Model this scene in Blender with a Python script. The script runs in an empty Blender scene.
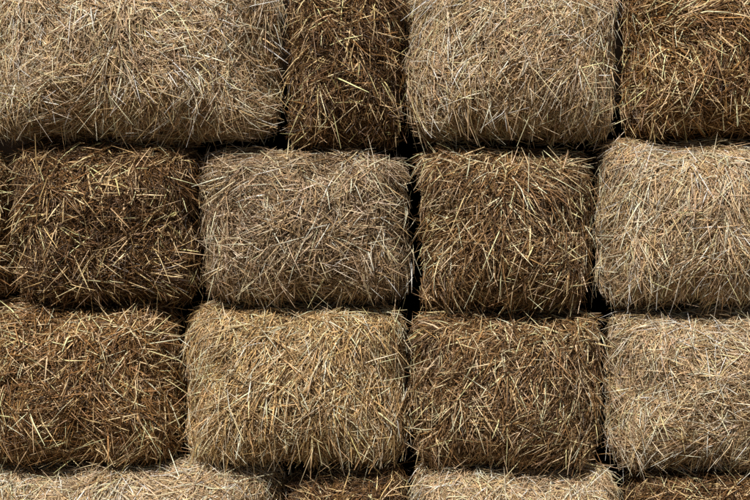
import bpy, math
import numpy as np

scene = bpy.context.scene
coll = scene.collection
PX = 1.0/200.0           # metres per photo pixel
ZC = 1.92                # height of picture centre above ground
Y_FRONT = -0.25          # plane the bale outlines are measured on

# ------------------------------------------------------------ materials
def straw_material():
    m = bpy.data.materials.new("straw"); m.use_nodes = True
    nt = m.node_tree; b = nt.nodes["Principled BSDF"]
    at = nt.nodes.new("ShaderNodeAttribute"); at.attribute_name = "straw_tint"
    tc = nt.nodes.new("ShaderNodeTexCoord")
    nz = nt.nodes.new("ShaderNodeTexNoise"); nz.inputs["Scale"].default_value = 45; nz.inputs["Detail"].default_value = 3
    mr = nt.nodes.new("ShaderNodeMapRange"); mr.inputs[1].default_value = .3; mr.inputs[2].default_value = .7
    mr.inputs[3].default_value = .75; mr.inputs[4].default_value = 1.2
    mx = nt.nodes.new("ShaderNodeVectorMath"); mx.operation = 'SCALE'
    nt.links.new(tc.outputs["Object"], nz.inputs["Vector"])
    nt.links.new(nz.outputs["Fac"], mr.inputs[0])
    nt.links.new(at.outputs["Color"], mx.inputs[0]); nt.links.new(mr.outputs[0], mx.inputs["Scale"])
    nt.links.new(mx.outputs[0], b.inputs["Base Color"])
    b.inputs["Roughness"].default_value = .36
    b.inputs["Specular IOR Level"].default_value = .5
    return m
def noise_material(name, c0, c1, scale):
    m = bpy.data.materials.new(name); m.use_nodes = True
    nt = m.node_tree; b = nt.nodes["Principled BSDF"]
    tc = nt.nodes.new("ShaderNodeTexCoord")
    nz = nt.nodes.new("ShaderNodeTexNoise"); nz.inputs["Scale"].default_value = scale; nz.inputs["Detail"].default_value = 6
    cr = nt.nodes.new("ShaderNodeValToRGB")
    cr.color_ramp.elements[0].color = (*c0, 1); cr.color_ramp.elements[1].color = (*c1, 1)
    nt.links.new(tc.outputs["Object"], nz.inputs["Vector"]); nt.links.new(nz.outputs["Fac"], cr.inputs["Fac"])
    nt.links.new(cr.outputs["Color"], b.inputs["Base Color"]); b.inputs["Roughness"].default_value = 1
    b.inputs["Specular IOR Level"].default_value = .03
    return m
M_STRAW = straw_material()
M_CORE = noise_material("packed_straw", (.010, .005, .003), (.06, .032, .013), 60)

# ------------------------------------------------------------ bale shape
NO, MP = 7.8, 2.25      # outline squareness, front roundness
def project(p, ext, seed):
    """cube-surface points (-1..1) -> cushion surface + normal"""
    ax, ay, az = np.abs(p).T + 1e-9
    o = (ax**NO + az**NO)
    F = (o**(MP/NO) + ay**MP)**(1/MP)
    q = p / F[:, None]
    ax, ay, az = np.abs(q).T + 1e-9
    o = ax**NO + az**NO
    g = np.stack([np.sign(q[:, 0])*o**(MP/NO-1)*ax**(NO-1),
                  np.sign(q[:, 1])*ay**(MP-1),
                  np.sign(q[:, 2])*o**(MP/NO-1)*az**(NO-1)], 1)
    n = g/ext
    n /= np.linalg.norm(n, axis=1)[:, None] + 1e-9
    w = q*ext
    r = np.random.RandomState(seed)
    d = np.zeros(len(w))
    for k, amp in ((5, .006), (9, .007), (17, .008), (30, .007)):
        for _ in range(2):
            v = r.normal(size=3); v /= np.linalg.norm(v)
            d += amp*np.sin(w @ (v*k) + r.uniform(0, 6.28))
    return w + n*d[:, None], n

def cube_grid(n):
    pts = []; faces = []
    lin = np.linspace(-1, 1, n+1)
    U, V = np.meshgrid(lin, lin, indexing='ij')
    base = 0
    for axis in range(3):
        for s in (-1, 1):
            P = np.zeros((n+1, n+1, 3)); o = [a for a in range(3) if a != axis]
            P[..., axis] = s; P[..., o[0]] = U; P[..., o[1]] = V
            pts.append(P.reshape(-1, 3))
            i = np.arange(n)[:, None]*(n+1)+np.arange(n)[None]
            f = np.stack([i, i+n+1, i+n+2, i+1], -1).reshape(-1, 4)
            flip = (s < 0) ^ (axis == 1)
            if flip: f = f[:, ::-1]
            faces.append(f+base); base += (n+1)**2
    pts = np.concatenate(pts); faces = np.concatenate(faces)
    _, idx, inv = np.unique(np.round(pts*1000).astype(int), axis=0, return_index=True, return_inverse=True)
    return pts[idx], inv.reshape(-1)[faces]
CP, CF = cube_grid(28)

# kinds of straw: body colours + bright stalk colour (linear), length, width, lift
KINDS = {
 'tan':    dict(cols=[(.80,.59,.36),(.62,.44,.26),(.95,.83,.62),(.33,.21,.105)], pr=[.38,.26,.19,.17], L=.155, W=.0043, lift=.28),
 'greytan':dict(cols=[(.54,.39,.24),(.39,.27,.155),(.92,.77,.56),(.19,.12,.062)], pr=[.36,.28,.13,.23], L=.150, W=.0046, lift=.30),
 'gold':   dict(cols=[(.74,.51,.26),(.54,.355,.165),(.95,.79,.52),(.25,.15,.063)], pr=[.38,.26,.18,.18], L=.150, W=.0047, lift=.32),
 'brown':  dict(cols=[(.39,.222,.090),(.26,.137,.052),(.90,.67,.39),(.11,.056,.02)], pr=[.35,.26,.16,.23], L=.145, W=.0050, lift=.38),
 'umber':  dict(cols=[(.36,.215,.098),(.24,.136,.058),(.90,.69,.42),(.10,.054,.023)], pr=[.35,.27,.15,.23], L=.145, W=.0050, lift=.38),
 'dark':   dict(cols=[(.25,.138,.057),(.150,.078,.031),(.84,.61,.34),(.065,.033,.014)], pr=[.35,.28,.13,.24], L=.145, W=.0050, lift=.42),
}

def build_bale(name, x0, x1, y0, y1, kind, seed, depth=.40, flow=None, dens=1.0, tilt=0):
    K = KINDS[kind]
    r = np.random.RandomState(seed)
    k = PX
    ext = np.array([(x1-x0-4)/2*k, depth, (y1-y0-3)/2*k])
    cx = ((x0+x1)/2-375)*k; cz = ZC-((y0+y1)/2-250)*k
    cv, cn = project(CP, ext, seed)
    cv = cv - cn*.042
    a, c, b = ext
    areas = np.array([4*a*b, 2*b*c, 2*b*c, 2*a*c, 2*a*c])*np.array([1, .8, .8, .8, .8])
    N = int(19000*dens*areas.sum()/1.8)
    pick = r.choice(5, N, p=areas/areas.sum())
    u = r.uniform(-1, 1, N); v = r.uniform(-1, 1, N); h = -r.uniform(.12, 1, N)
    P = np.zeros((N, 3))
    m = pick == 0; P[m] = np.stack([u, -np.ones(N), v], 1)[m]
    m = pick == 1; P[m] = np.stack([-np.ones(N), h, v], 1)[m]
    m = pick == 2; P[m] = np.stack([np.ones(N), h, v], 1)[m]
    m = pick == 3; P[m] = np.stack([u, h, -np.ones(N)], 1)[m]
    m = pick == 4; P[m] = np.stack([u, h, np.ones(N)], 1)[m]
    S, Nn = project(P, ext, seed)
    up = np.array([0, 0, 1.0])
    t2 = np.cross(Nn, up + .001*np.array([1, 0, 0]))
    bad = np.abs(Nn[:, 2]) > .97
    t2[bad] = np.array([1.0, 0, 0])
    t2 /= np.linalg.norm(t2, axis=1)[:, None]
    t1 = np.cross(t2, Nn); t1 /= np.linalg.norm(t1, axis=1)[:, None]
    t1 *= np.where(t1[:, 2] > 0, -1, 1)[:, None]
    f = np.zeros(N)
    for kk in (4, 8, 13):
        vv = r.normal(size=3)*kk
        f += 1.1*np.sin(S @ vv + r.uniform(0, 6.28))
    loose = r.uniform(0, 1, N) < (.50 if flow is None else .38)
    ang = (0 if flow is None else flow) + f*(.75 if flow is None else .42) + r.normal(0, .50, N)
    ang = np.where(loose, r.uniform(-math.pi, math.pi, N), ang)
    T = t1*np.cos(ang)[:, None] + t2*np.sin(ang)[:, None]
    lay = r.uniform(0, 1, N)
    fly = (r.uniform(0, 1, N) < .04)              # stray stalks standing off the bale
    lay = np.where(fly, 1, lay)
    flat = np.clip(-Nn[:, 1], 0, 1)               # 1 on the front face, 0 on the pressed sides
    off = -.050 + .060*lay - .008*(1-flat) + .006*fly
    lift = np.abs(r.normal(0, K['lift'], N))*(.35+.65*lay)*(.5+.5*flat) + .04 + fly*r.uniform(.05, .4, N)
    L = K['L']*np.clip(r.lognormal(-.08, .36, N), .3, 1.8)*(.68+.32*flat)*np.where(fly, 1.15, 1)
    W = K['W']*np.clip(r.lognormal(0, .30, N), .5, 2.0)*.5
    D = T*np.cos(lift)[:, None] + Nn*np.sin(lift)[:, None]
    side = np.cross(D, Nn); side /= np.linalg.norm(side, axis=1)[:, None]+1e-9
    nn = np.cross(side, D)
    bend = r.normal(0, .11, N); sag = np.abs(r.normal(.12, .10, N)) + .12*(1-flat)
    base = S + Nn*off[:, None] - D*(L*.35)[:, None]
    sg = np.sign(np.sum(nn*Nn, 1))
    rings = []
    for s, wr in ((0, .8), (.5, 1.0), (1.0, .35)):
        q = s*s
        c0 = base + D*(L*s)[:, None] + side*(bend*L*q)[:, None] - nn*(sg*sag*L*q)[:, None] + np.array([0, 0, -1])*(L*q*.05)[:, None]
        for j in range(3):
            a_ = j*2.0944+.5
            rings.append(c0 + side*(W*wr*math.cos(a_))[:, None] + nn*(W*wr*math.sin(a_))[:, None])
    V = np.stack(rings, 1)
    fq = []
    for s in range(2):
        for j in range(3):
            fq.append([s*3+j, s*3+(j+1) % 3, s*3+3+(j+1) % 3, s*3+3+j])
    fq = np.array(fq)
    nc = len(cv)
    FS = (np.arange(N)[:, None, None]*9 + fq[None]).reshape(-1, 4)+nc
    verts = np.concatenate([cv, V.reshape(-1, 3)]).astype(np.float32)
    quads = np.concatenate([CF, FS]).astype(np.int32)
    cols = np.array(K['cols'])
    pc = r.choice(4, N, p=K['pr'])
    pc = np.where(fly & (r.uniform(0, 1, N) < .5), 2, pc)
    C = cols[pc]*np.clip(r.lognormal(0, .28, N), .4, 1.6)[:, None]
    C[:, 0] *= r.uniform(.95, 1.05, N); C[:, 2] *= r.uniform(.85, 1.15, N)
    C *= (.22+.78*lay)[:, None]              # deeper stalks darkened: shade between stalks put into the colour
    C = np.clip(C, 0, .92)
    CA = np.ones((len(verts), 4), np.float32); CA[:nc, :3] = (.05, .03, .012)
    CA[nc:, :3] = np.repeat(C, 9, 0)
    me = bpy.data.meshes.new(name)
    me.vertices.add(len(verts)); me.vertices.foreach_set("co", verts.ravel())
    nf = len(quads)
    me.loops.add(nf*4); me.loops.foreach_set("vertex_index", quads.ravel())
    me.polygons.add(nf); me.polygons.foreach_set("loop_start", np.arange(0, nf*4, 4, dtype=np.int32))
    me.polygons.foreach_set("use_smooth", np.ones(nf, bool))
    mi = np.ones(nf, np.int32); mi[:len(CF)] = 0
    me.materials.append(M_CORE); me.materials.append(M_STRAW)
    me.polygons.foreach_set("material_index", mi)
    me.update(calc_edges=True)
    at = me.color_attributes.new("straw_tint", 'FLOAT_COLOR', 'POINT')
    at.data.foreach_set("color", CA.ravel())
    ob = bpy.data.objects.new(name, me); coll.objects.link(ob)
    ob.location = (cx, 0, cz); ob.rotation_euler = (0, math.radians(tilt), 0)
    return ob

LAB = {
 'tan': "pale tan straw bale, fine shaggy stalks, stacked in wall",
 'greytan': "muted greyish tan straw bale with a bristly surface",
 'gold': "golden straw bale with upright fringe along its top edge",
 'brown': "reddish brown straw bale with coarse loose stalks",
 'umber': "medium brown straw bale with pale stalks combed downward",
 'dark': "dark brown straw bale with sparse bright loose stalks",
}
B = [
 (-40, 284, -30, 141, 'tan', .1, .50, None),
 (285, 407, -30, 150, 'dark', 0, .42, None),
 (406, 624, -30, 140, 'tan', 0, .50, .1),
 (625, 800, -30, 138, 'brown', 0, .43, None),
 (-190, 7, 143, 306, 'brown', 0, .43, None),
 (7, 200, 140, 307, 'dark', 0, .42, None),
 (199, 414, 147, 304, 'greytan', 0, .47, None),
 (417, 597, 144, 311, 'umber', 0, .44, .1),
 (597, 800, 135, 308, 'tan', 0, .49, 0),
 (-40, 181, 303, 468, 'brown', 0, .45, None),
 (180, 409, 299, 471, 'gold', 0, .49, 0),
 (410, 608, 309, 472, 'umber', 0, .44, .2),
 (607, 820, 306, 472, 'tan', 0, .47, None),
 (-40, 283, 462, 634, 'tan', 0, .49, None),
 (284, 409, 465, 634, 'dark', 0, .42, None),
 (410, 627, 464, 634, 'tan', 0, .49, None),
 (628, 800, 467, 634, 'dark', 0, .44, None),
]
for i, (x0, x1, y0, y1, kd, tl, dp, fl) in enumerate(B):
    o = build_bale("straw_bale" if i == 0 else "straw_bale.%03d" % i, x0, x1, y0, y1, kd, 300+i, dp, fl, 1.0, tl)
    o["label"] = LAB[kd]; o["category"] = "straw bale"; o["group"] = "straw bales stacked in a wall"

# ------------------------------------------------------------ setting
def sheet(name, vs, mat):
    me = bpy.data.meshes.new(name); me.from_pydata(vs, [], [(0, 1, 2, 3)]); me.materials.append(mat)
    o = bpy.data.objects.new(name, me); coll.objects.link(o); o["kind"] = "structure"; return o
sheet("ground", [(-60, -60, 0), (60, -60, 0), (60, 60, 0), (-60, 60, 0)],
      noise_material("earth", (.06, .04, .022), (.14, .10, .055), 6))
sheet("gap_backing", [(-2.9, .52, 0), (2.3, .52, 0), (2.3, .52, 3.4), (-2.9, .52, 3.4)],  # added dark sheet behind the bales, keeps the gaps black
      noise_material("dark_backing", (.004, .003, .002), (.010, .006, .004), 8))

# ------------------------------------------------------------ light
elev = math.radians(46); azi = math.radians(-17)
w = bpy.data.worlds.new("World"); scene.world = w; w.use_nodes = True
nt = w.node_tree; bg = nt.nodes["Background"]
sk = nt.nodes.new("ShaderNodeTexSky"); sk.sky_type = 'NISHITA'; sk.sun_disc = False
sk.sun_elevation = elev; sk.sun_rotation = math.pi + azi
nt.links.new(sk.outputs[0], bg.inputs[0]); bg.inputs[1].default_value = .03
ld = bpy.data.lights.new("sun", 'SUN'); ld.energy = 5.0; ld.angle = math.radians(1.5); ld.color = (1, .92, .81)
lo = bpy.data.objects.new("sun", ld); coll.objects.link(lo)
from mathutils import Vector
d = Vector((math.sin(azi)*math.cos(elev), -math.cos(azi)*math.cos(elev), math.sin(elev)))
lo.rotation_euler = d.to_track_quat('Z', 'Y').to_euler()

# ------------------------------------------------------------ camera
cd = bpy.data.cameras.new("camera"); cam = bpy.data.objects.new("camera", cd); coll.objects.link(cam)
dist = 7.0
cam.location = (0, Y_FRONT-dist, ZC); cam.rotation_euler = (math.pi/2, 0, 0)
cd.sensor_width = 36; cd.lens = 36*dist/(750*PX); cd.clip_end = 300
scene.camera = cam
scene.view_settings.view_transform = 'Standard'; scene.view_settings.look = 'None'; scene.view_settings.exposure = 0
